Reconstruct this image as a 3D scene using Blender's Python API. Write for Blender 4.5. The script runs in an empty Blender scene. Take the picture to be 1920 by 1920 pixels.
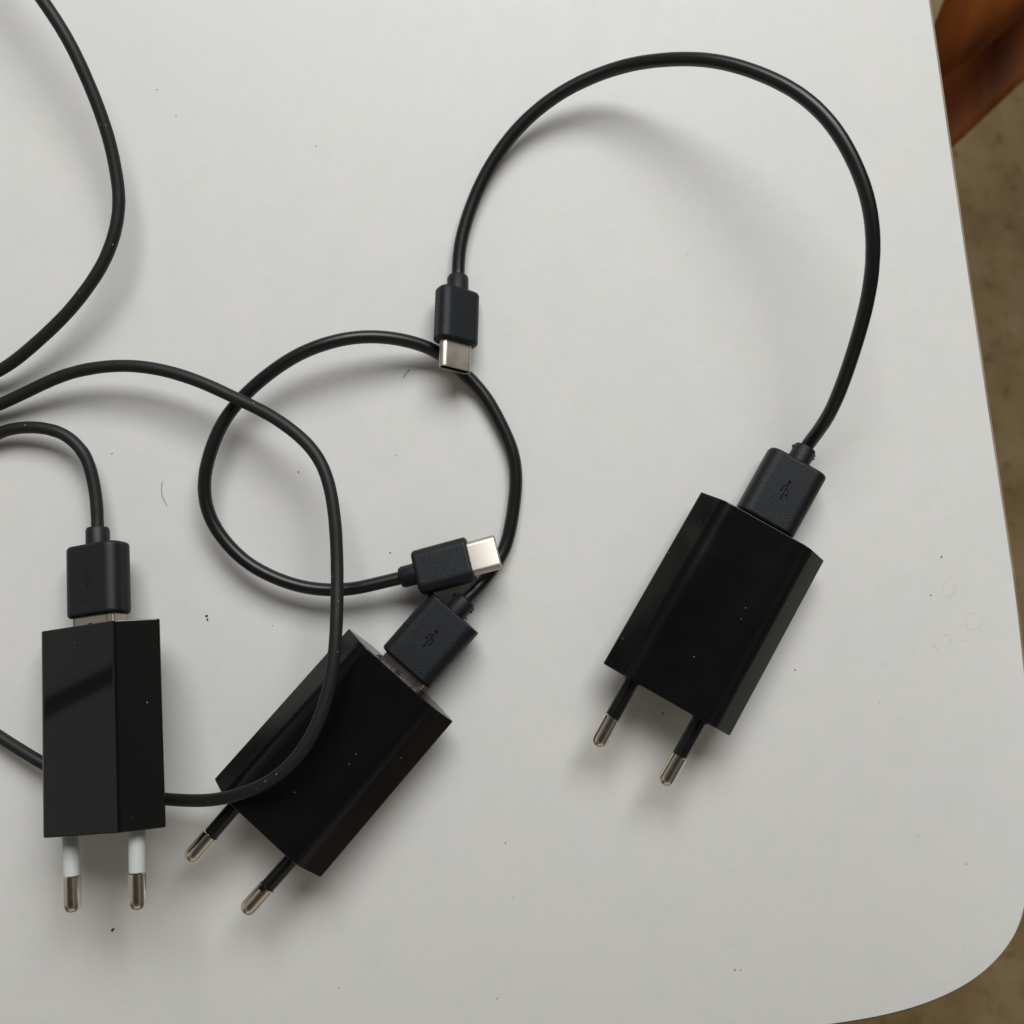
import bpy, bmesh, math, random
from mathutils import Matrix, Vector, noise

S = 0.001                       # every length below is written in millimetres
D = math.radians
scene = bpy.context.scene
col = scene.collection

# ---------------------------------------------------------------- camera
cam_data = bpy.data.cameras.new("camera")
cam = bpy.data.objects.new("camera", cam_data)
col.objects.link(cam)
cam.location = (0, 0, 0.268)
cam.rotation_euler = (0, 0, 0)
cam_data.sensor_width = 36
cam_data.angle = D(50)
cam_data.clip_start = 0.005
cam_data.clip_end = 20
cam_data.dof.use_dof = True
cam_data.dof.focus_distance = 0.258
cam_data.dof.aperture_fstop = 22
scene.camera = cam

# ---------------------------------------------------------------- light
world = bpy.data.worlds.new("World")
scene.world = world
world.use_nodes = True
wn, wl = world.node_tree.nodes, world.node_tree.links
wn.clear()
wo = wn.new("ShaderNodeOutputWorld")
wb = wn.new("ShaderNodeBackground")
wt = wn.new("ShaderNodeTexCoord")
ws = wn.new("ShaderNodeSeparateXYZ")
wr = wn.new("ShaderNodeValToRGB")           # a dim room: walls paler than the ceiling overhead
wl.new(wt.outputs["Generated"], ws.inputs[0])
wl.new(ws.outputs["Z"], wr.inputs[0])
wl.new(wr.outputs[0], wb.inputs[0])
wl.new(wb.outputs[0], wo.inputs[0])
for _ in range(2):
    wr.color_ramp.elements.new(0.5)
for el_, (p_, c_) in zip(wr.color_ramp.elements, ((0.0, (0.11, 0.097, 0.082)), (0.46, (0.075, 0.068, 0.058)),
                                                  (0.74, (0.18, 0.165, 0.147)), (0.95, (0.040, 0.036, 0.032)))):
    el_.position = p_
    el_.color = (*c_, 1)
wb.inputs[1].default_value = 1.0


def area(name, loc, target, sx, sy, power, color, spread=180):
    ld = bpy.data.lights.new(name, 'AREA')
    ld.shape = 'RECTANGLE'
    ld.size, ld.size_y = sx, sy
    ld.energy = power
    ld.color = color
    ld.spread = D(spread)
    o = bpy.data.objects.new(name, ld)
    col.objects.link(o)
    o.location = loc
    o.rotation_euler = (Vector(target) - Vector(loc)).to_track_quat('-Z', 'Y').to_euler()
    return o


# the wide window beyond the top of the picture
area("window_light", (0.18, 1.08, 1.17), (0, 0, 0), 1.25, 0.72, 27.3, (0.955, 0.98, 0.985))
# added warm fill lamp, standing in for bounce off the unseen room behind
area("room_fill_light", (0.1, -1.9, 0.9), (0, 0, 0), 2.4, 1.4, 3.0, (1.0, 0.88, 0.74))
# dim panels added for the left charger's reflection, the gap giving its dark stripe
for side in (-1, 1):
    o = area("left_reflection_light", (-1.3, 0.057 - side * 0.81 * 0.2620, 0.606 + side * 0.59 * 0.2620), (0, 0, 0), 1.3, 0.5, 0.5, (0.97, 0.99, 1.0))
    e1 = Vector((0, 0.59, 0.81)).normalized(); e3 = Vector((-1, 0, 0)); e2 = e3.cross(e1)
    o.rotation_euler = Matrix((e1, e2, e3)).transposed().to_euler()

scene.view_settings.view_transform = 'Standard'
scene.view_settings.look = 'None'
scene.view_settings.exposure = 0
scene.view_settings.gamma = 1
scene.view_settings.use_curve_mapping = False


# ---------------------------------------------------------------- materials
def new_mat(name, base, rough, metal=0.0, spec=0.5, coat=0.0):
    m = bpy.data.materials.new(name)
    m.use_nodes = True
    b = m.node_tree.nodes["Principled BSDF"]
    b.inputs["Base Color"].default_value = (*base, 1)
    b.inputs["Roughness"].default_value = rough
    b.inputs["Metallic"].default_value = metal
    b.inputs["Specular IOR Level"].default_value = spec
    b.inputs["Coat Weight"].default_value = coat
    return m, m.node_tree.nodes, m.node_tree.links, b


def tex_noise(n, l, scale, detail=4, rough=0.6, coord="Object"):
    tc = n.new("ShaderNodeTexCoord")
    t = n.new("ShaderNodeTexNoise")
    t.inputs["Scale"].default_value = scale
    t.inputs["Detail"].default_value = detail
    t.inputs["Roughness"].default_value = rough
    l.new(tc.outputs[coord], t.inputs["Vector"])
    return t


def ramp(n, l, src, stops):
    r = n.new("ShaderNodeValToRGB")
    e = r.color_ramp.elements
    while len(e) < len(stops):
        e.new(0.5)
    for el, (p, c) in zip(e, stops):
        el.position = p
        el.color = (*c, 1) if len(c) == 3 else c
    l.new(src, r.inputs[0])
    return r


def math_node(n, l, op, a, b=None, clamp=False):
    m = n.new("ShaderNodeMath")
    m.operation = op
    m.use_clamp = clamp
    for i, v in enumerate((a, b)):
        if v is None:
            continue
        if isinstance(v, (int, float)):
            m.inputs[i].default_value = v
        else:
            l.new(v, m.inputs[i])
    return m.outputs[0]


def mix(n, l, fac, a, b):
    m = n.new("ShaderNodeMix")
    m.data_type = 'RGBA'
    if isinstance(fac, (int, float)):
        m.inputs[0].default_value = fac
    else:
        l.new(fac, m.inputs[0])
    for i, v in ((6, a), (7, b)):
        if isinstance(v, tuple):
            m.inputs[i].default_value = (*v, 1)
        else:
            l.new(v, m.inputs[i])
    return m.outputs[2]


def bump(n, l, b, height, strength, dist):
    bp = n.new("ShaderNodeBump")
    bp.inputs["Strength"].default_value = strength
    bp.inputs["Distance"].default_value = dist
    l.new(height, bp.inputs["Height"])
    l.new(bp.outputs[0], b.inputs["Normal"])


def dusty(n, l, b, base, scale, amount, dust=(0.28, 0.28, 0.26), size=0.065):
    """tiny pale specks of dust, sparse, of uneven size"""
    tc = n.new("ShaderNodeTexCoord")
    v = n.new("ShaderNodeTexVoronoi")
    v.inputs["Scale"].default_value = scale
    l.new(tc.outputs["Object"], v.inputs["Vector"])
    sep = n.new("ShaderNodeSeparateColor")
    l.new(v.outputs["Color"], sep.inputs[0])
    keep = math_node(n, l, 'GREATER_THAN', sep.outputs[0], 1 - amount)
    rad = math_node(n, l, 'MULTIPLY', sep.outputs[1], size)
    near = math_node(n, l, 'LESS_THAN', v.outputs["Distance"], rad)
    f = math_node(n, l, 'MULTIPLY', keep, near)
    l.new(mix(n, l, f, base, dust), b.inputs["Base Color"])


# table laminate: a slightly warm white with faint mottling, pinprick dirt and three dried drips
M_TABLE, n, l, b = new_mat("white_laminate", (0.74, 0.735, 0.72), 0.42, spec=0.35)
t1 = tex_noise(n, l, 38, 5, 0.65)
c = ramp(n, l, t1.outputs[0], [(0.35, (0.735, 0.728, 0.706)), (0.65, (0.755, 0.738, 0.712))]).outputs[0]
t2 = tex_noise(n, l, 420, 3, 0.7)
g = ramp(n, l, t2.outputs[0], [(0.32, (0.965, 0.972, 0.972)), (0.50, (0.995, 0.992, 0.988)), (0.68, (1.0, 0.988, 0.990))]).outputs[0]
mm = n.new("ShaderNodeMix"); mm.data_type = 'RGBA'; mm.blend_type = 'MULTIPLY'; mm.inputs[0].default_value = 1
l.new(c, mm.inputs[6]); l.new(g, mm.inputs[7])
c = mm.outputs[2]
t3 = tex_noise(n, l, 130, 4, 0.6)                 # faint smears left by wiping
g3 = ramp(n, l, t3.outputs[0], [(0.36, (0.982, 0.990, 0.985)), (0.62, (1.0, 0.996, 0.994))]).outputs[0]
mm = n.new("ShaderNodeMix"); mm.data_type = 'RGBA'; mm.blend_type = 'MULTIPLY'; mm.inputs[0].default_value = 1
l.new(c, mm.inputs[6]); l.new(g3, mm.inputs[7])
c = mm.outputs[2]
l.new(ramp(n, l, t3.outputs[0], [(0.35, (0.38,) * 3), (0.65, (0.50,) * 3)]).outputs[0], b.inputs["Roughness"])
tc = n.new("ShaderNodeTexCoord")
wob = tex_noise(n, l, 260, 3)
for (x, y, r, brk) in ((106.7, -19.1, 1.9, 0.42), (105.0, -32.2, 2.4, 0.50), (109.6, -29.6, 2.0, 0.55), (112.6, -26.6, 2.0, 0.47)):
    vm = n.new("ShaderNodeVectorMath"); vm.operation = 'DISTANCE'
    l.new(tc.outputs["Object"], vm.inputs[0])
    vm.inputs[1].default_value = (x * S, y * S, 0)
    d = math_node(n, l, 'ADD', vm.outputs["Value"], math_node(n, l, 'MULTIPLY', wob.outputs[0], 0.0042))
    ring = math_node(n, l, 'ABSOLUTE', math_node(n, l, 'SUBTRACT', d, (r + 1.9) * S))
    ring = math_node(n, l, 'SUBTRACT', 1.0, math_node(n, l, 'DIVIDE', ring, 0.00042), clamp=True)
    gate = tex_noise(n, l, 250 + x, 1)
    gate = math_node(n, l, 'GREATER_THAN', gate.outputs[0], brk)
    f = math_node(n, l, 'MULTIPLY', math_node(n, l, 'MULTIPLY', ring, gate), 0.35)
    c = mix(n, l, f, c, (0.60, 0.47, 0.36))
v = n.new("ShaderNodeTexVoronoi"); v.inputs["Scale"].default_value = 95
l.new(tc.outputs["Object"], v.inputs["Vector"])
sep = n.new("ShaderNodeSeparateColor"); l.new(v.outputs["Color"], sep.inputs[0])
f = math_node(n, l, 'MULTIPLY', math_node(n, l, 'GREATER_THAN', sep.outputs[0], 0.72),
              math_node(n, l, 'LESS_THAN', v.outputs["Distance"], math_node(n, l, 'MULTIPLY', sep.outputs[1], 0.028)))
f = math_node(n, l, 'MULTIPLY', f, 0.45)
c = mix(n, l, f, c, (0.30, 0.27, 0.24))
l.new(c, b.inputs["Base Color"])
bump(n, l, b, t2.outputs[0], 0.06, 0.0002)

M_EDGE, n, l, b = new_mat("edge_banding", (0.30, 0.24, 0.19), 0.45)
t = tex_noise(n, l, 60)
l.new(ramp(n, l, t.outputs[0], [(0.35, (0.22, 0.17, 0.13)), (0.65, (0.36, 0.30, 0.25))]).outputs[0], b.inputs["Base Color"])
M_SEAM, n, l, b = new_mat("laminate_seam", (0.16, 0.11, 0.075), 0.6)

# glossy moulded housing
M_GLOSS, n, l, b = new_mat("glossy_black_plastic", (0.0035, 0.0035, 0.0036), 0.10, spec=0.4)
dusty(n, l, b, (0.0035, 0.0035, 0.0036), 380, 0.30)
t = tex_noise(n, l, 70, 4)
l.new(ramp(n, l, t.outputs[0], [(0.35, (0.16,) * 3), (0.7, (0.26,) * 3)]).outputs[0], b.inputs["Roughness"])
M_GLOSS2, n, l, b = new_mat("dusty_black_plastic", (0.004, 0.004, 0.0042), 0.035, spec=0.55)
dusty(n, l, b, (0.004, 0.004, 0.0042), 380, 0.35)
# grained overmould of the plugs
M_GRAIN, n, l, b = new_mat("grained_black_plastic", (0.0055, 0.0065, 0.0085), 0.42, spec=0.32)
dusty(n, l, b, (0.006, 0.007, 0.009), 330, 0.10)
t = tex_noise(n, l, 4200, 2, 0.7)
bump(n, l, b, t.outputs[0], 0.7, 0.00014)
M_MATTE, n, l, b = new_mat("matte_black_plastic", (0.008, 0.008, 0.009), 0.50, spec=0.4)
dusty(n, l, b, (0.008, 0.008, 0.009), 380, 0.30)
t = tex_noise(n, l, 2200, 2, 0.6)
bump(n, l, b, t.outputs[0], 0.25, 0.0001)
# cords
M_PVC, n, l, b = new_mat("shiny_black_cord", (0.004, 0.004, 0.0045), 0.37, spec=0.5)
dusty(n, l, b, (0.004, 0.004, 0.0045), 330, 0.03)
t = tex_noise(n, l, 900, 2); bump(n, l, b, t.outputs[0], 0.10, 0.0001)
M_RUBBER, n, l, b = new_mat("dusty_rubber_cord", (0.0095, 0.0095, 0.0095), 0.52, spec=0.38)
dusty(n, l, b, (0.0095, 0.0095, 0.0095), 620, 0.42, (0.30, 0.29, 0.27), 0.11)
t = tex_noise(n, l, 1500, 3); bump(n, l, b, t.outputs[0], 0.2, 0.0001)
M_INK, n, l, b = new_mat("polished_black_mark", (0.004, 0.004, 0.005), 0.16, spec=0.8)
M_HOLE, n, l, b = new_mat("dark_opening", (0.006, 0.006, 0.006), 0.6)

# metals
M_NICKEL, n, l, b = new_mat("nickel_plate", (0.72, 0.66, 0.58), 0.20, metal=1)
t = tex_noise(n, l, 500, 3); l.new(ramp(n, l, t.outputs[0], [(0.3, (0.09,) * 3), (0.7, (0.20,) * 3)]).outputs[0], b.inputs["Roughness"])
M_STEEL, n, l, b = new_mat("brushed_connector_steel", (0.58, 0.53, 0.475), 0.32, metal=1)
t = tex_noise(n, l, 300, 3); l.new(ramp(n, l, t.outputs[0], [(0.3, (0.40,) * 3), (0.7, (0.50,) * 3)]).outputs[0], b.inputs["Roughness"])
M_TIN, n, l, b = new_mat("socket_shell_metal", (0.50, 0.43, 0.36), 0.24, metal=1)
t = tex_noise(n, l, 300, 3); l.new(ramp(n, l, t.outputs[0], [(0.3, (0.18,) * 3), (0.7, (0.30,) * 3)]).outputs[0], b.inputs["Roughness"])
M_BLACKPIN, n, l, b = new_mat("black_pin_sleeve", (0.005, 0.005, 0.005), 0.22)
M_WHITEPIN, n, l, b = new_mat("white_pin_sleeve", (0.66, 0.68, 0.66), 0.35)
t = tex_noise(n, l, 200); l.new(ramp(n, l, t.outputs[0], [(0.3, (0.50, 0.52, 0.50)), (0.7, (0.57, 0.59, 0.56))]).outputs[0], b.inputs["Base Color"])

# floor and wood
M_FLOOR, n, l, b = new_mat("worn_brown_floor", (0.3, 0.2, 0.1), 0.6, spec=0.3)
t = tex_noise(n, l, 14, 7, 0.62)
a_ = ramp(n, l, t.outputs[0], [(0.30, (0.19, 0.115, 0.045)), (0.5, (0.265, 0.182, 0.082)), (0.72, (0.32, 0.238, 0.125))]).outputs[0]
t = tex_noise(n, l, 60, 4, 0.7)
d_ = ramp(n, l, t.outputs[0], [(0.33, (1, 1, 1)), (0.45, (0, 0, 0))]).outputs[0]
l.new(mix(n, l, math_node(n, l, 'MULTIPLY', d_, 0.55), a_, (0.12, 0.055, 0.02)), b.inputs["Base Color"])
M_WOOD, n, l, b = new_mat("varnished_brown_wood", (0.3, 0.1, 0.03), 0.55, spec=0.2)
tc = n.new("ShaderNodeTexCoord"); mp = n.new("ShaderNodeMapping"); mp.inputs["Rotation"].default_value = (0, 0, D(42)); mp.inputs["Scale"].default_value = (60, 8, 8)
wv = n.new("ShaderNodeTexNoise"); wv.inputs["Scale"].default_value = 1.2; wv.inputs["Detail"].default_value = 5
l.new(tc.outputs["Object"], mp.inputs[0]); l.new(mp.outputs[0], wv.inputs["Vector"])
l.new(ramp(n, l, wv.outputs[0], [(0.3, (0.15, 0.037, 0.008)), (0.7, (0.30, 0.080, 0.014))]).outputs[0], b.inputs["Base Color"])
M_CRUMB, n, l, b = new_mat("dark_crumb", (0.02, 0.016, 0.013), 0.6)
M_RUST, n, l, b = new_mat("brown_crumb", (0.12, 0.04, 0.025), 0.6)
M_DUST, n, l, b = new_mat("grey_dust", (0.20, 0.18, 0.16), 0.8)


# ---------------------------------------------------------------- builders
def link_mesh(name, bm, mat, parent=None, M=None, smooth=True, angle=35):
    me = bpy.data.meshes.new(name)
    bmesh.ops.recalc_face_normals(bm, faces=bm.faces[:])
    bm.to_mesh(me)
    bm.free()
    me.materials.append(mat)
    if smooth:
        me.shade_smooth()
        me.set_sharp_from_angle(angle=D(angle))
    o = bpy.data.objects.new(name, me)
    col.objects.link(o)
    M = M or Matrix.Identity(4)
    o.parent = parent
    if parent is not None:
        o.matrix_parent_inverse = WORLD[parent.name].inverted()
    o.matrix_basis = M
    WORLD[o.name] = M.copy()
    return o


WORLD = {}


def thing(name, label, cat, M=None, group=None):
    o = bpy.data.objects.new(name, None)
    o.empty_display_size = 0.01
    col.objects.link(o)
    M = M or Matrix.Identity(4)
    o.matrix_basis = M
    WORLD[o.name] = M.copy()
    o["label"], o["category"] = label, cat
    if group:
        o["group"] = group
    return o


def tag(o, label, cat):
    o["label"], o["category"] = label, cat
    return o


def pose(x, y, z, yaw, pitch, roll):
    return (Matrix.Translation((x * S, y * S, z * S)) @ Matrix.Rotation(D(yaw), 4, 'Z')
            @ Matrix.Rotation(D(pitch), 4, 'X') @ Matrix.Rotation(D(roll), 4, 'Y'))


def rounded_poly(pts, radii, seg=6):
    out = []
    k = len(pts)
    for i in range(k):
        p = Vector(pts[i]); a = Vector(pts[i - 1]) - p; c = Vector(pts[(i + 1) % k]) - p
        r = radii[i]
        ang = a.angle(c)
        t = min(r / math.tan(ang / 2), a.length * 0.49, c.length * 0.49)
        r = t * math.tan(ang / 2)
        cen = p + (a.normalized() + c.normalized()).normalized() * (r / math.sin(ang / 2))
        s = p + a.normalized() * t - cen
        e = p + c.normalized() * t - cen
        a0, a1 = math.atan2(s.y, s.x), math.atan2(e.y, e.x)
        da = (a1 - a0 + math.pi) % (2 * math.pi) - math.pi
        hold = 0.12                                      # a short flat strip beside each arc keeps the flats flat when shaded smooth
        if t + hold < a.length * 0.49:
            q = p + a.normalized() * (t + hold)
        else:
            q = p + a.normalized() * (t + (a.length * 0.5 - t) * 0.5)
        out.append((q.x, q.y))
        for j in range(seg + 1):
            th = a0 + da * j / seg
            out.append((cen.x + r * math.cos(th), cen.y + r * math.sin(th)))
        if t + hold < c.length * 0.49:
            q = p + c.normalized() * (t + hold)
        else:
            q = p + c.normalized() * (t + (c.length * 0.5 - t) * 0.5)
        out.append((q.x, q.y))
    return out


def rrect(w, h, r, seg=6):
    return rounded_poly([(-w / 2, -h / 2), (w / 2, -h / 2), (w / 2, h / 2), (-w / 2, h / 2)], [min(r, w / 2 - .01, h / 2 - .01)] * 4, seg)


def loft(bm, sections, cap0=True, cap1=True):
    """sections: [(y, [(x, z), ...])] in millimetres, along the local y axis"""
    rings = [[bm.verts.new((x * S, y * S, z * S)) for x, z in prof] for y, prof in sections]
    for a, b in zip(rings, rings[1:]):
        m = len(a)
        for i in range(m):
            bm.faces.new((a[i], a[(i + 1) % m], b[(i + 1) % m], b[i]))
    if cap0:
        bm.faces.new(rings[0][::-1])
    if cap1:
        bm.faces.new(rings[-1])
    return bm


def rounded_block(bm, y0, y1, w, h, r, edge0, edge1, seg=6, steps=4):
    """a bar of rounded-rectangle section from y0 to y1 with its end edges rounded by edge0 and edge1"""
    sec = []
    for k in range(steps + 1):
        a = math.pi / 2 * k / steps
        d = edge0 * (1 - math.sin(a))
        sec.append((y0 + edge0 * (1 - math.cos(a)), rrect(w - 2 * d, h - 2 * d, r - d if r > d + .1 else .1, seg)))
    hold = min(0.15, (y1 - y0 - edge0 - edge1) * .2)
    sec.append((y0 + edge0 + hold, sec[-1][1]))
    sec.append((y1 - edge1 - hold, sec[-1][1]))
    for k in range(steps, -1, -1):
        a = math.pi / 2 * k / steps
        d = edge1 * (1 - math.sin(a))
        sec.append((y1 - edge1 * (1 - math.cos(a)), rrect(w - 2 * d, h - 2 * d, r - d if r > d + .1 else .1, seg)))
    return loft(bm, sec)


def bspline(pts, per=10):
    P = [Vector(p) for p in pts]
    P = [P[0] * 2 - P[1]] + P + [P[-1] * 2 - P[-2]]
    out = []
    for i in range(len(P) - 3):
        a, b_, c_, d_ = P[i:i + 4]
        for k in range(per):
            t = k / per
            out.append(((1 - t) ** 3 * a + (3 * t ** 3 - 6 * t * t + 4) * b_ + (-3 * t ** 3 + 3 * t * t + 3 * t + 1) * c_ + t ** 3 * d_) / 6)
    out.append((P[-3] + 4 * P[-2] + P[-1]) / 6)
    return out


def tube(bm, path, radius, sides=20, cap=True, squash=1.0):
    """sweep a circle along path (mm); radius may be a number or a function of 0..1"""
    up = Vector((0, 0, 1))
    rings = []
    for i, p in enumerate(path):
        t = (path[min(i + 1, len(path) - 1)] - path[max(i - 1, 0)]).normalized()
        side = t.cross(up).normalized()
        nrm = side.cross(t)
        r = radius(i / (len(path) - 1)) if callable(radius) else radius
        rings.append([bm.verts.new((p + side * math.cos(2 * math.pi * k / sides) * r * squash
                                    + nrm * math.sin(2 * math.pi * k / sides) * r) * S) for k in range(sides)])
    for a, b_ in zip(rings, rings[1:]):
        for i in range(sides):
            bm.faces.new((a[i], a[(i + 1) % sides], b_[(i + 1) % sides], b_[i]))
    if cap:
        bm.faces.new(rings[0][::-1])
        bm.faces.new(rings[-1])
    return bm


def revolve_y(bm, prof, cx=0, cz=0, sides=28):
    """prof: [(y, radius)] turned about an axis parallel to the local y axis"""
    rings = [[bm.verts.new(((cx + r * math.cos(2 * math.pi * k / sides)) * S, y * S, (cz + r * math.sin(2 * math.pi * k / sides)) * S))
              for k in range(sides)] for y, r in prof]
    for a, b_ in zip(rings, rings[1:]):
        for i in range(sides):
            bm.faces.new((a[i], a[(i + 1) % sides], b_[(i + 1) % sides], b_[i]))
    bm.faces.new(rings[0][::-1])
    bm.faces.new(rings[-1])
    return bm


GLOSSY_TALL = [
    (-12.8, 64.5, 2.4), (-10.3, 73.2, 2.2), (-6.7, 81.6, 2.6), (-1.0, 89.9, 3.6), (5.5, 96.1, 5.2),
    (13.9, 101.3, 7.2), (24.2, 104.5, 9.8), (32.1, 104.5, 14.0), (40.4, 103.1, 18.5),
    (46.7, 101.2, 21.5), (53.6, 97.9, 24.5), (60.7, 93.2, 27.5), (65.7, 88.5, 29.3),
    (69.9, 83.1, 30.5), (73.4, 76.8, 31.0), (76.6, 69.1, 31.0), (78.2, 61.5, 30.3),
    (78.7, 54.3, 28.8), (78.4, 46.9, 26.5), (77.0, 38.1, 23.0), (75.2, 28.4, 17.5),
    (73.2, 21.3, 13.0),
]
GLOSSY_RING = [
    (-6.8, -16.6, 4.6), (-3.6, -12.2, 3.0), (-1.0, -7.7, 2.1), (0.5, 1.3, 1.8), (1.2, 8.3, 1.8),
    (0.3, 15.1, 1.8), (-3.0, 22.0, 1.8), (-6.7, 28.8, 1.9), (-11.9, 34.0, 2.2), (-18.2, 39.0, 4.0),
    (-24.8, 40.9, 6.3), (-31.3, 41.6, 8.2), (-37.8, 41.2, 9.3), (-44.5, 39.6, 9.5),
    (-51.3, 36.9, 9.0), (-58.2, 32.4, 8.0), (-63.7, 27.7, 7.2), (-68.0, 22.8, 7.0),
    (-70.9, 17.0, 7.0), (-72.9, 10.3, 7.0), (-73.3, 5.8, 6.8), (-72.9, 1.3, 6.5),
    (-71.2, -3.2, 6.2), (-68.1, -7.6, 6.0), (-64.0, -11.7, 6.0), (-58.7, -14.9, 6.0),
    (-51.9, -17.6, 6.0), (-45.1, -18.7, 6.0), (-38.3, -18.5, 6.2), (-32.4, -17.1, 6.6),
]
MATTE_LONG = [
    (-99.1, 3.2, 6.0), (-100.4, 9.6, 5.8), (-102.0, 14.1, 5.8), (-105.8, 18.0, 5.6),
    (-109.8, 19.7, 5.2), (-114.9, 20.5, 4.6), (-119.9, 20.1, 4.0), (-123.4, 19.3, 3.4),
    (-131.8, 14.9, 2.0), (-140.3, 3.9, 1.8), (-144.8, -11.6, 1.8), (-143.5, -28.4, 1.8),
    (-138.1, -42.6, 2.2), (-130.7, -49.6, 3.0), (-123.1, -54.1, 4.0), (-117.4, -57.1, 5.2),
    (-112.2, -59.9, 6.0), (-106.7, -62.6, 6.4), (-100.2, -65.2, 6.8), (-91.1, -67.2, 7.6),
    (-80.5, -67.9, 9.0), (-72.2, -67.3, 12.5), (-65.7, -65.6, 16.5), (-59.5, -63.1, 20.0),
    (-53.8, -60.2, 22.5), (-48.6, -55.8, 24.0), (-44.5, -50.0, 24.3), (-42.2, -44.4, 24.0),
    (-40.7, -39.3, 23.5), (-39.9, -34.2, 23.0), (-39.4, -27.8, 22.2), (-39.4, -20.1, 20.5),
    (-39.7, -11.6, 18.5), (-40.2, -3.0, 17.5), (-41.5, 5.6, 16.5), (-44.0, 12.1, 15.5),
    (-48.4, 17.2, 14.5), (-54.9, 21.8, 13.0), (-59.4, 24.2, 12.2), (-65.2, 26.9, 11.3),
    (-73.1, 30.7, 10.7), (-82.8, 33.8, 9.6), (-92.6, 34.9, 8.6), (-102.6, 33.8, 7.2),
    (-109.4, 31.8, 6.0), (-116.3, 28.8, 4.8), (-123.3, 25.8, 3.6), (-133.0, 22.6, 2.2),
    (-143.5, 20.7, 1.8), (-152.6, 22.6, 1.8), (-153.9, 28.4, 1.8), (-144.8, 30.8, 1.8),
    (-134.2, 30.3, 2.4), (-122.8, 33.4, 4.6), (-115.7, 38.3, 6.2), (-110.6, 42.3, 7.2),
    (-106.1, 46.2, 8.0), (-102.5, 50.0, 8.5), (-97.8, 56.0, 9.0), (-94.6, 61.9, 9.4),
    (-92.8, 68.2, 9.6), (-92.3, 73.6, 9.8), (-92.7, 78.5, 10.2), (-93.9, 86.4, 11.2),
    (-96.1, 94.2, 12.8), (-98.9, 101.8, 14.5), (-102.2, 109.3, 16.0), (-107.9, 118.0, 17.0),
    (-114.6, 126.8, 17.0), (-125.3, 137.6, 15.0), (-142.9, 150.4, 10.0), (-165.4, 161.6, 4.0),
    (-188.8, 166.8, 1.8), (-214.7, 168.2, 1.7),
]
TABLE_EDGE = [
    (90.4, 203.1, 0.0), (96.1, 164.0, 0.0), (101.8, 125.0, 0.0), (105.5, 98.9, 0.0),
    (109.2, 72.9, 0.0), (114.9, 33.8, 0.0), (120.4, -2.6, 0.0), (123.1, -20.8, 0.0),
    (124.7, -36.4, 0.0), (126.4, -53.4, 0.0), (127.2, -70.3, 0.0), (126.8, -85.9, 0.0),
    (124.8, -99.1, 0.0), (122.1, -104.4, 0.0), (119.2, -108.4, 0.0), (114.8, -112.7, 0.0),
    (108.7, -116.8, 0.0), (98.0, -121.3, 0.0), (85.0, -124.1, 0.0), (70.3, -126.0, 0.0),
    (49.5, -128.6, 0.0), (5.2, -134.9, 0.0), (-59.9, -144.2, 0.0), (-125.0, -153.6, 0.0),
]
SPECKS = [(-28.4, 13.9), (-29.7, -9.9), (21.9, -16.0), (104.8, -10.9), (99.2, -79.1), (64.6, 29.9), 
(55.8, -111.7), (54.4, -111.7), (60.1, -121.5), (42.6, 62.9), (-86.7, 103.1), (-82.0, 96.5), 
(-47.9, 89.4), (-58.4, -27.7), (-23.8, 34.5), (-114.2, 10.2), (-1.6, -80.7), (0.3, -94.1), (-3.6, 
-118.7), (32.4, -81.9), (102.2, -20.3), (69.1, -38.5), (89.7, -46.5), (22.1, -55.2), (36.8, -49.2), 
(-52.1, 9.8), (110.9, -85.9), (-97.6, 14.3)]


# ---------------------------------------------------------------- setting
bm = bmesh.new()
bmesh.ops.create_grid(bm, x_segments=1, y_segments=1, size=4.0)
floor = link_mesh("floor", bm, M_FLOOR, M=Matrix.Translation((0, 0, -0.74)), smooth=False)
floor["kind"] = "structure"

# ---------------------------------------------------------------- table
edge = [(p.x, p.y) for p in bspline(TABLE_EDGE, 6)]
outline = edge + [(-700, -238), (-830, -230), (-905, -160), (-905, 60), (-860, 900), (-820, 1010), (-720, 1060), (-250, 1040), (-80, 1000), (-30, 905)]


def slab(bm, z0, z1, off, bev):
    """the table outline pushed outward by off, from height z0 up to z1, its upper rim rounded by bev"""
    m = len(outline)
    nor = []
    for i in range(m):
        a, c = Vector(outline[i - 1]), Vector(outline[(i + 1) % m])
        d = (c - a).normalized()
        nor.append(Vector((-d.y, d.x)))
    sign = 1 if (Vector(outline[5]) + nor[5]).length > Vector(outline[5]).length else -1
    lv = [(z0, off), (z1 - bev, off)]
    if bev > 0:
        lv += [(z1 - bev * (1 - math.sin(a)), off - bev * (1 - math.cos(a))) for a in (0.5, 1.0, math.pi / 2)]
    rings = [[bm.verts.new(((p[0] + nor[i].x * o * sign) * S, (p[1] + nor[i].y * o * sign) * S, z * S)) for i, p in enumerate(outline)] for z, o in lv]
    for a, b_ in zip(rings, rings[1:]):
        for i in range(m):
            bm.faces.new((a[i], a[(i + 1) % m], b_[(i + 1) % m], b_[i]))
    bm.faces.new(rings[0][::-1])
    bm.faces.new(rings[-1])
    return bm


table = thing("table", "white laminate tabletop with a rounded corner and thin tan edge band", "table")
link_mesh("tabletop", slab(bmesh.new(), -0.9, 0.0, 0.0, 0.15), M_TABLE, table)
link_mesh("laminate_seam", slab(bmesh.new(), -1.4, -0.9, 0.35, 0.0), M_SEAM, table)
link_mesh("edge_band", slab(bmesh.new(), -22.0, -1.4, 1.15, 0.25), M_EDGE, table)

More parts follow.
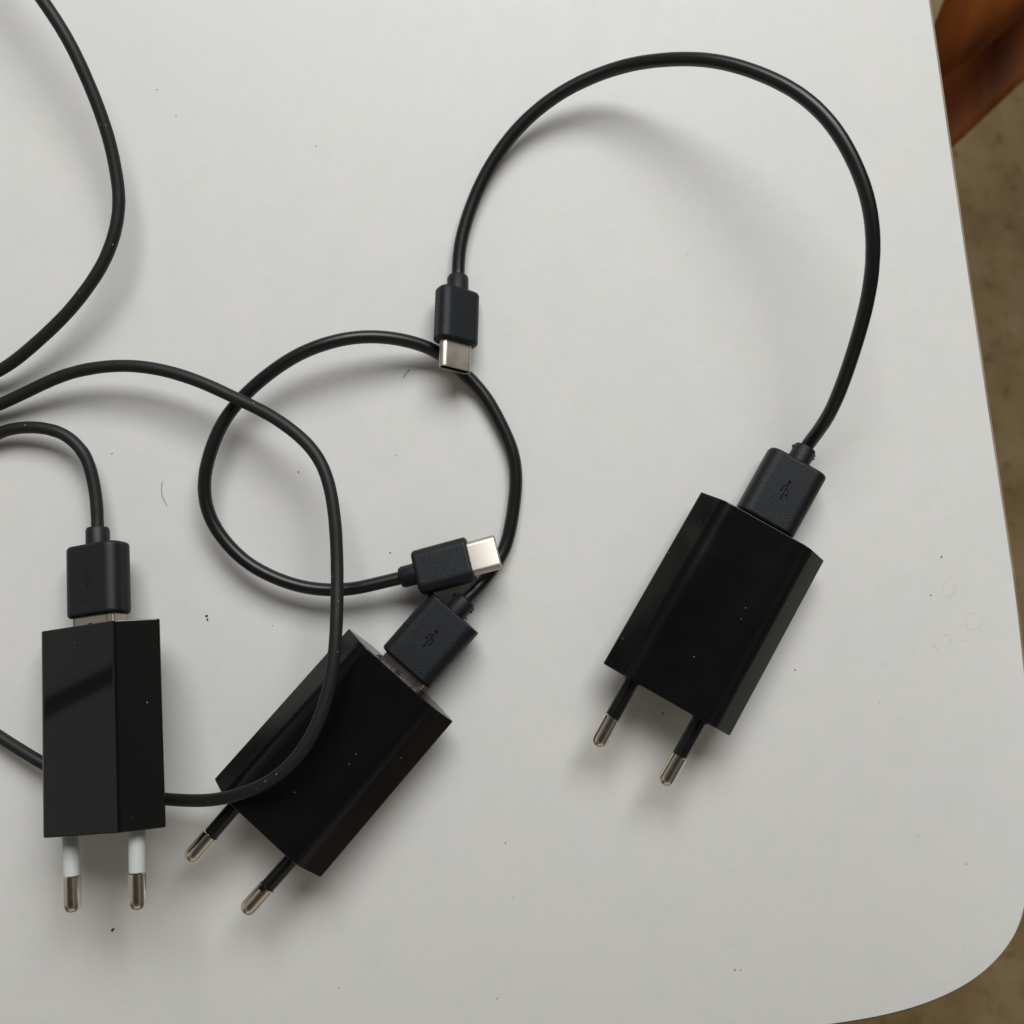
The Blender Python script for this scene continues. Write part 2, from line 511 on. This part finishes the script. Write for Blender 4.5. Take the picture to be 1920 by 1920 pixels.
# ---------------------------------------------------------------- the chair beside and below the table
chair = thing("wooden_chair", "brown varnished wooden chair partly seen beyond the table's right edge", "chair",
              Matrix.Translation((0.42, 0.40, -0.74)))
post = bspline([(209, 218, -300), (213, 223, -292), (218, 231, -284), (224, 240, -276), (232, 252, -268), (241, 265, -262), (254, 284, -258), (274, 311, -255), (360, 420, -256), (430, 480, -262), (520, 500, -300)], 6)
link_mesh("back_rail", tube(bmesh.new(), post, lambda t: 2 + 27 * min(1, t * 1.6), 32), M_WOOD, chair)


def bar(bm, p, q, w, h):
    p, q = Vector(p), Vector(q)
    t = (q - p).normalized(); s = t.cross(Vector((0, 0, 1))); s = s.normalized() if s.length > .01 else Vector((1, 0, 0)); u = s.cross(t)
    ring = rrect(w, h, 4, 3)
    rings = [[bm.verts.new((c + s * x + u * y) * S) for x, y in ring] for c in (p, q)]
    m = len(ring)
    for i in range(m):
        bm.faces.new((rings[0][i], rings[0][(i + 1) % m], rings[1][(i + 1) % m], rings[1][i]))
    bm.faces.new(rings[0][::-1]); bm.faces.new(rings[1])
    return bm


link_mesh("seat_rail", bar(bmesh.new(), (164, 164, -352), (572, 547, -352), 54, 40), M_WOOD, chair)
for x, y in ((540, 512), (640, 330)):
    link_mesh("leg", bar(bmesh.new(), (x, y, -372), (x + 14, y + 14, -740), 38, 38), M_WOOD, chair)
link_mesh("side_rail", bar(bmesh.new(), (548, 500, -352), (650, 322, -352), 50, 36), M_WOOD, chair)


# ---------------------------------------------------------------- chargers
def housing_profile(w, t, b, rr, taper=1.0, inset=0.0):
    pts = [(-w / 2 + inset, 0), (-b + inset * .5, -t / 2 + inset), (b - inset * .5, -t / 2 + inset), (w / 2 - inset, 0), (b - inset * .5, t / 2 - inset), (-b + inset * .5, t / 2 - inset)]
    return [(x * taper, z) for x, z in rounded_poly(pts, [0.7, rr, rr, 0.7, rr, rr], 8)]


def charger(label, M, w, w2, t, b, rr, L, sep, sep2, pin_len, sleeve_len, mat, sleeve_mat, chipped=False, sr=1.75):
    root = thing("wall_charger", label, "charger", M, "black USB wall chargers")
    tp = w2 / w
    sec = []
    for k in range(4):
        a = math.pi / 2 * k / 3
        sec.append((-0.18 * (1 - math.cos(a)), housing_profile(w, t, b, rr, 1, 0.18 * (1 - math.sin(a)))))
    for y in (-0.3, -8, -16, -24, -32, -40, -L + 0.5, -L + 0.35):
        sec.append((y, housing_profile(w, t, b, rr, 1 + (tp - 1) * (-y / L))))
    for k in range(1, 4):
        a = math.pi / 2 * k / 3
        sec.append((-L + 0.35 * (1 - math.sin(a)), housing_profile(w, t, b, rr, tp, 0.35 * (1 - math.cos(a)))))
    link_mesh("housing", loft(bmesh.new(), sec), mat, root, M, angle=25)
    # the socket: a thin frame on the end face with the dark opening inside it
    bmp = bmesh.new()
    outer, inner = rrect(14.2, 6.6, .6, 3), rrect(13.0, 5.4, .4, 3)
    o_ = [bmp.verts.new((x * S, 0.12 * S, z * S)) for x, z in outer]
    i_ = [bmp.verts.new((x * S, 0.12 * S, z * S)) for x, z in inner]
    j_ = [bmp.verts.new((x * S, 0.03 * S, z * S)) for x, z in inner]
    q_ = [bmp.verts.new((x * S, -0.05 * S, z * S)) for x, z in outer]
    m = len(outer)
    for i in range(m):
        k = (i + 1) % m
        bmp.faces.new((o_[i], o_[k], i_[k], i_[i]))
        bmp.faces.new((i_[i], i_[k], j_[k], j_[i]))
        bmp.faces.new((q_[i], q_[k], o_[k], o_[i]))
    bmp.faces.new(j_)
    link_mesh("usb_socket", bmp, M_HOLE, root, M)
    for s in (-1, 1):
        x0, x1 = s * sep / 2, s * sep2 / 2
        ang = math.atan2(x1 - x0, pin_len)
        PM = M @ Matrix.Translation((x0 * S, -L * S, 0)) @ Matrix.Rotation(ang, 4, 'Z')
        body = revolve_y(bmesh.new(), [(1.0, sr + .35), (-0.35, sr + .35), (-0.45, sr), (-sleeve_len + .12, sr), (-sleeve_len, sr - .1)])
        pin = link_mesh("pin", body, sleeve_mat, root, PM)
        prof = [(-sleeve_len + .55, 1.62), (-sleeve_len - .02, 1.62), (-sleeve_len - .02, 1.86), (-sleeve_len - .16, 2.0)]
        for k in range(9):
            a = math.pi / 2 * k / 8
            prof.append((-pin_len + 2.1 - 2.1 * math.sin(a), 0.35 + 1.65 * math.cos(a) ** 0.85))
        prof += [(-pin_len + .12, 0.22), (-pin_len + .2, 0.05)]
        link_mesh("pin_tip", revolve_y(bmesh.new(), prof, sides=32), M_NICKEL, pin, PM)
        if chipped and s == 1:
            bmc = bmesh.new()
            rounded_block(bmc, -sleeve_len - 1.15, -sleeve_len + .3, 1.5, 1.1, .3, .2, .1, 3, 2)
            link_mesh("sleeve_flap", bmc, sleeve_mat, pin, PM @ Matrix.Translation((-0.55 * S, 0, 1.62 * S)))
    return root


POSE_RIGHT = pose(59.5, -3.4, 6.9, -29.79, -3.85, -3.2)
POSE_MID = pose(-26.4, -38.58, 7.81, -41.14, -4.25, -5.77)
POSE_LEFT = pose(-96.37, -26.99, 11.5, 5.39, -11.3, -20.32)

charger("glossy black charger on the right of the table, black pins to the lower left", POSE_RIGHT,
        33.6, 34.4, 13.0, 10.8, 5.0, 47.0, 18.2, 17.8, 17.65, 9.7, M_GLOSS, M_BLACKPIN)
charger("glossy black charger under the matte cable, one black pin sleeve chipped", POSE_MID,
        33.6, 34.4, 13.0, 10.8, 5.0, 47.0, 18.2, 17.8, 17.65, 9.7, M_GLOSS, M_BLACKPIN, chipped=True)
charger("black charger with white pin sleeves, propped up on the matte cable", POSE_LEFT,
        34.6, 34.6, 14.3, 10.4, 1.4, 46.2, 18.66, 18.14, 17.1, 9.2, M_GLOSS2, M_WHITEPIN, sr=1.85)


# ---------------------------------------------------------------- plugs
def emblem(mat, parent, M, z):
    """the trident mark, 4.6 mm long, cut a hair above the surface; the round end points to the cord"""
    bm = bmesh.new()

    def stroke(pts, w):
        for a, b_ in zip(pts, pts[1:]):
            a, b_ = Vector(a), Vector(b_)
            d = (b_ - a).normalized() * w / 2
            s = Vector((-d.y, d.x))
            lo = [bm.verts.new((p.x * S, p.y * S, z * S)) for p in (a - d - s, b_ + d - s, b_ + d + s, a - d + s)]
            hi = [bm.verts.new((p.x * S, p.y * S, (z + .14) * S)) for p in (a - d * .6 - s * .6, b_ + d * .6 - s * .6, b_ + d * .6 + s * .6, a - d * .6 + s * .6)]
            bm.faces.new(hi)
            for i in range(4):
                bm.faces.new((lo[i], lo[(i + 1) % 4], hi[(i + 1) % 4], hi[i]))

    def blob(x, y, r, sides=12):
        lo = [bm.verts.new(((x + r * math.cos(2 * math.pi * k / sides)) * S, (y + r * math.sin(2 * math.pi * k / sides)) * S, z * S)) for k in range(sides)]
        hi = [bm.verts.new(((x + .7 * r * math.cos(2 * math.pi * k / sides)) * S, (y + .7 * r * math.sin(2 * math.pi * k / sides)) * S, (z + .2) * S)) for k in range(sides)]
        bm.faces.new(hi)
        for i in range(sides):
            bm.faces.new((lo[i], lo[(i + 1) % sides], hi[(i + 1) % sides], hi[i]))

    stroke([(0, 2.0), (0, -2.1)], .22)
    blob(0, 2.1, .42)
    blob(0, -2.3, .38, 3)
    stroke([(0, 1.2), (-.85, .5), (-.85, -.3)], .2)
    stroke([(0, .5), (.85, -.2), (.85, -.9)], .2)
    blob(-.85, -.5, .32)
    blob(.85, -1.1, .34, 4)
    return link_mesh("usb_emblem", bm, mat, parent, M, smooth=False)


def usb_a(cable, M, gap, mat, flash=False, edge0=.8, edge1=.8, w=15.0, length=17.0):
    """M is the charger's frame; the plug starts gap mm out of the socket"""
    bm = rounded_block(bmesh.new(), gap, gap + length, w, 8.0, 3.0, edge0, edge1, 8)
    plug = link_mesh("usb_plug", bm, mat, cable, M)
    bm = rounded_block(bmesh.new(), -6, gap + .6, 12.0, 4.5, .5, .1, .1, 4, 2)
    link_mesh("metal_shell", bm, M_TIN, plug, M)
    bm = bmesh.new()
    for x in (-5.55, 3.9):
        for a in (0, 1):
            rounded_block(bm, 0.3, gap + .1, .10, .05, .02, .01, .01, 1, 1)
            bmesh.ops.translate(bm, verts=bm.verts[-len(rrect(1, 1, .1, 1)) * 6:], vec=((x + a * .35) * S, 0, 2.26 * S))
    rounded_block(bm, 0.15, min(gap - .5, 1.0), 1.3, .05, .02, .01, .01, 1, 1)
    bmesh.ops.translate(bm, verts=bm.verts[-len(rrect(1, 1, .1, 1)) * 6:], vec=(-.7 * S, 0, 2.26 * S))
    link_mesh("shell_crease", bm, M_HOLE, plug, M)
    y1 = gap + length
    bm = revolve_y(bmesh.new(), [(y1 - 1, 2.75), (y1 + 3.5, 2.75), (y1 + 4.1, 2.5), (y1 + 4.3, 1.9), (y1 + 4.3, 1.2)])
    col_ = link_mesh("collar", bm, mat, plug, M)
    if flash:
        random.seed(7)
        bm = bmesh.new()
        for s in (-1, 1):
            y = y1 + .6
            while y < y1 + 4.0:
                k = random.uniform(.3, .9)
                bmesh.ops.create_cube(bm, size=1, matrix=Matrix.Translation((s * 2.85 * S, y * S, random.uniform(-.2, .3) * S))
                                      @ Matrix.Rotation(random.uniform(-.5, .5), 4, 'Z') @ Matrix.Diagonal((random.uniform(.15, .8) * S, k * S, .3 * S, 1)))
                y += k + random.choice((.1, .2, 1.6))
        link_mesh("moulding_flash", bm, mat, plug, M, smooth=False)
    emblem(M_INK, plug, M @ Matrix.Translation((0, (gap + length * .53) * S, 0)), 3.97)
    return [M @ Vector((0, (y1 + d) * S, 0)) / S for d in (2.0, 5.0)]


def usb_c(cable, M, w=10.8, h=5.8, length=13.6):
    """M sits where the metal leaves the overmould; +y runs to the cord"""
    plug = link_mesh("usb_c_plug", rounded_block(bmesh.new(), 0, length, w, h, 2.3, .7, 1.0, 8), M_GRAIN, cable, M)
    bm = bmesh.new()
    o0 = [(1.0, 8.34, 2.6, 1.28), (-6.25, 8.34, 2.6, 1.28), (-6.5, 8.2, 2.46, 1.2), (-6.62, 7.9, 2.16, 1.05), (-6.5, 7.6, 1.86, .9), (-2.5, 7.5, 1.8, .88)]
    loft(bm, [(y, rrect(a, c, r, 8)) for y, a, c, r in o0])
    sh = link_mesh("metal_shell", bm, M_STEEL, plug, M)
    link_mesh("contact_tongue", rounded_block(bmesh.new(), -6.0, -2.0, 6.6, .75, .2, .1, .1, 3, 2), M_HOLE, plug, M)
    link_mesh("shell_lining", loft(bmesh.new(), [(-6.3, rrect(7.45, 1.75, .85, 8)), (-2.6, rrect(7.4, 1.7, .85, 8))], cap0=False), M_HOLE, plug, M)
    bm = revolve_y(bmesh.new(), [(length - 1, 2.6), (length + 3.2, 2.6), (length + 3.8, 2.3), (length + 4.0, 1.8), (length + 4.0, 1.2)])
    link_mesh("collar", bm, M_GRAIN, plug, M)
    return [M @ Vector((0, (length + d) * S, 0)) / S for d in (1.5, 4.5)]


# tall arching cable of the right-hand charger
cable = thing("charging_cable", "shiny black cable arching high over the table to the right-hand charger", "cable",
              Matrix.Translation((-0.0136, 0.0399, 0)), "black charging cables")
a_in, a_out = usb_a(cable, POSE_RIGHT, 0.6, M_GRAIN, flash=True)
c_in, c_out = usb_c(cable, pose(-13.4, 40.0, 6.9, -1.2, -14, 33))
path = bspline([c_in, c_in, c_out] + GLOSSY_TALL + [a_out, a_in, a_in], 10)
link_mesh("cord", tube(bmesh.new(), path, lambda t: 1.58 * (1 + .022 * noise.noise(Vector((t * 60, 1, 0))))), M_PVC, cable)

# ring-shaped cable of the middle charger
cable = thing("charging_cable", "shiny black cable curled in a ring, plugged into the middle charger", "cable",
              Matrix.Translation((-0.0096, -0.0111, 0)), "black charging cables")
a_in, a_out = usb_a(cable, POSE_MID, 2.1, M_GRAIN, flash=True, edge1=.3, length=17.4)
c_in, c_out = usb_c(cable, pose(-9.7, -11.1, 8.3, 105.2, -5, 13))
path = bspline([a_in, a_in, a_out] + GLOSSY_RING + [c_out, c_in, c_in], 10)
link_mesh("cord", tube(bmesh.new(), path, lambda t: 1.58 * (1 + .022 * noise.noise(Vector((t * 60, 5, 0))))), M_PVC, cable)

# long matte cable of the left-hand charger
cable = thing("charging_cable", "long dusty matte rubber cable winding over the ring cable and middle charger", "cable",
              Matrix.Translation((-0.097, -0.01, 0)), "black charging cables")
a_in, a_out = usb_a(cable, POSE_LEFT, 2.6, M_MATTE, edge0=.9, edge1=1.0)
path = bspline([a_in, a_in, a_out] + MATTE_LONG, 8)
link_mesh("cord", tube(bmesh.new(), path, lambda t: 1.47 * (1 + .030 * noise.noise(Vector((t * 160, 9, 0))))), M_RUBBER, cable)


# ---------------------------------------------------------------- crumbs, dust and lint
def lump(bm, x, y, sx, sy, sz, rot, seed):
    random.seed(seed)
    r = bmesh.ops.create_icosphere(bm, subdivisions=2, radius=1)
    Mx = Matrix.Translation((x * S, y * S, sz * S * .8)) @ Matrix.Rotation(rot, 4, 'Z') @ Matrix.Diagonal((sx * S, sy * S, sz * S, 1))
    for v_ in r["verts"]:
        v_.co = Mx @ (v_.co * (1 + .45 * noise.noise(v_.co * 1.7 + Vector((seed, 0, 0)))))


bm = bmesh.new(); lump(bm, -97.4, -101.9, .55, .26, .22, .75, 3)
tag(link_mesh("crumb", bm, M_CRUMB), "tiny black crumb below the white-sleeved pins", "crumb")
bm = bmesh.new(); lump(bm, -74.5, -25.3, .34, .28, .2, .3, 5); lump(bm, -74.3, -26.2, .22, .3, .18, .3, 6)
tag(link_mesh("crumb", bm, M_RUST), "tiny reddish brown crumb beside the matte cable's plug, left of the ring", "crumb")
bm = bmesh.new()
random.seed(11)
for i, (x, y) in enumerate(SPECKS):
    k = random.uniform(.07, .24)
    lump(bm, x, y, k, k * random.uniform(.35, 1), k * .6, random.uniform(0, 3), i)
sp = link_mesh("dust_specks", bm, M_DUST)
sp["kind"] = "stuff"
tag(sp, "scattered dark dust specks lying on the white table", "dust")
hair = link_mesh("hair", tube(bmesh.new(), bspline([(-85.3, 7.5, .2), (-85.6, 5.1, .3), (-85.2, 3.5, .2), (-84.4, 2.1, .15), (-84.2, 1.6, .1)], 8), .055, 6), M_DUST)
tag(hair, "short fine hair lying between the left plug and the ring cable", "hair")
lint = link_mesh("lint_fibre", tube(bmesh.new(), bspline([(-24.9, 34.8, .1), (-25.6, 34.1, .2), (-26.2, 33.4, .2), (-26.6, 32.6, .1)], 8), .06, 6), M_DUST)
tag(lint, "short grey lint fibre inside the ring, near its top", "lint")
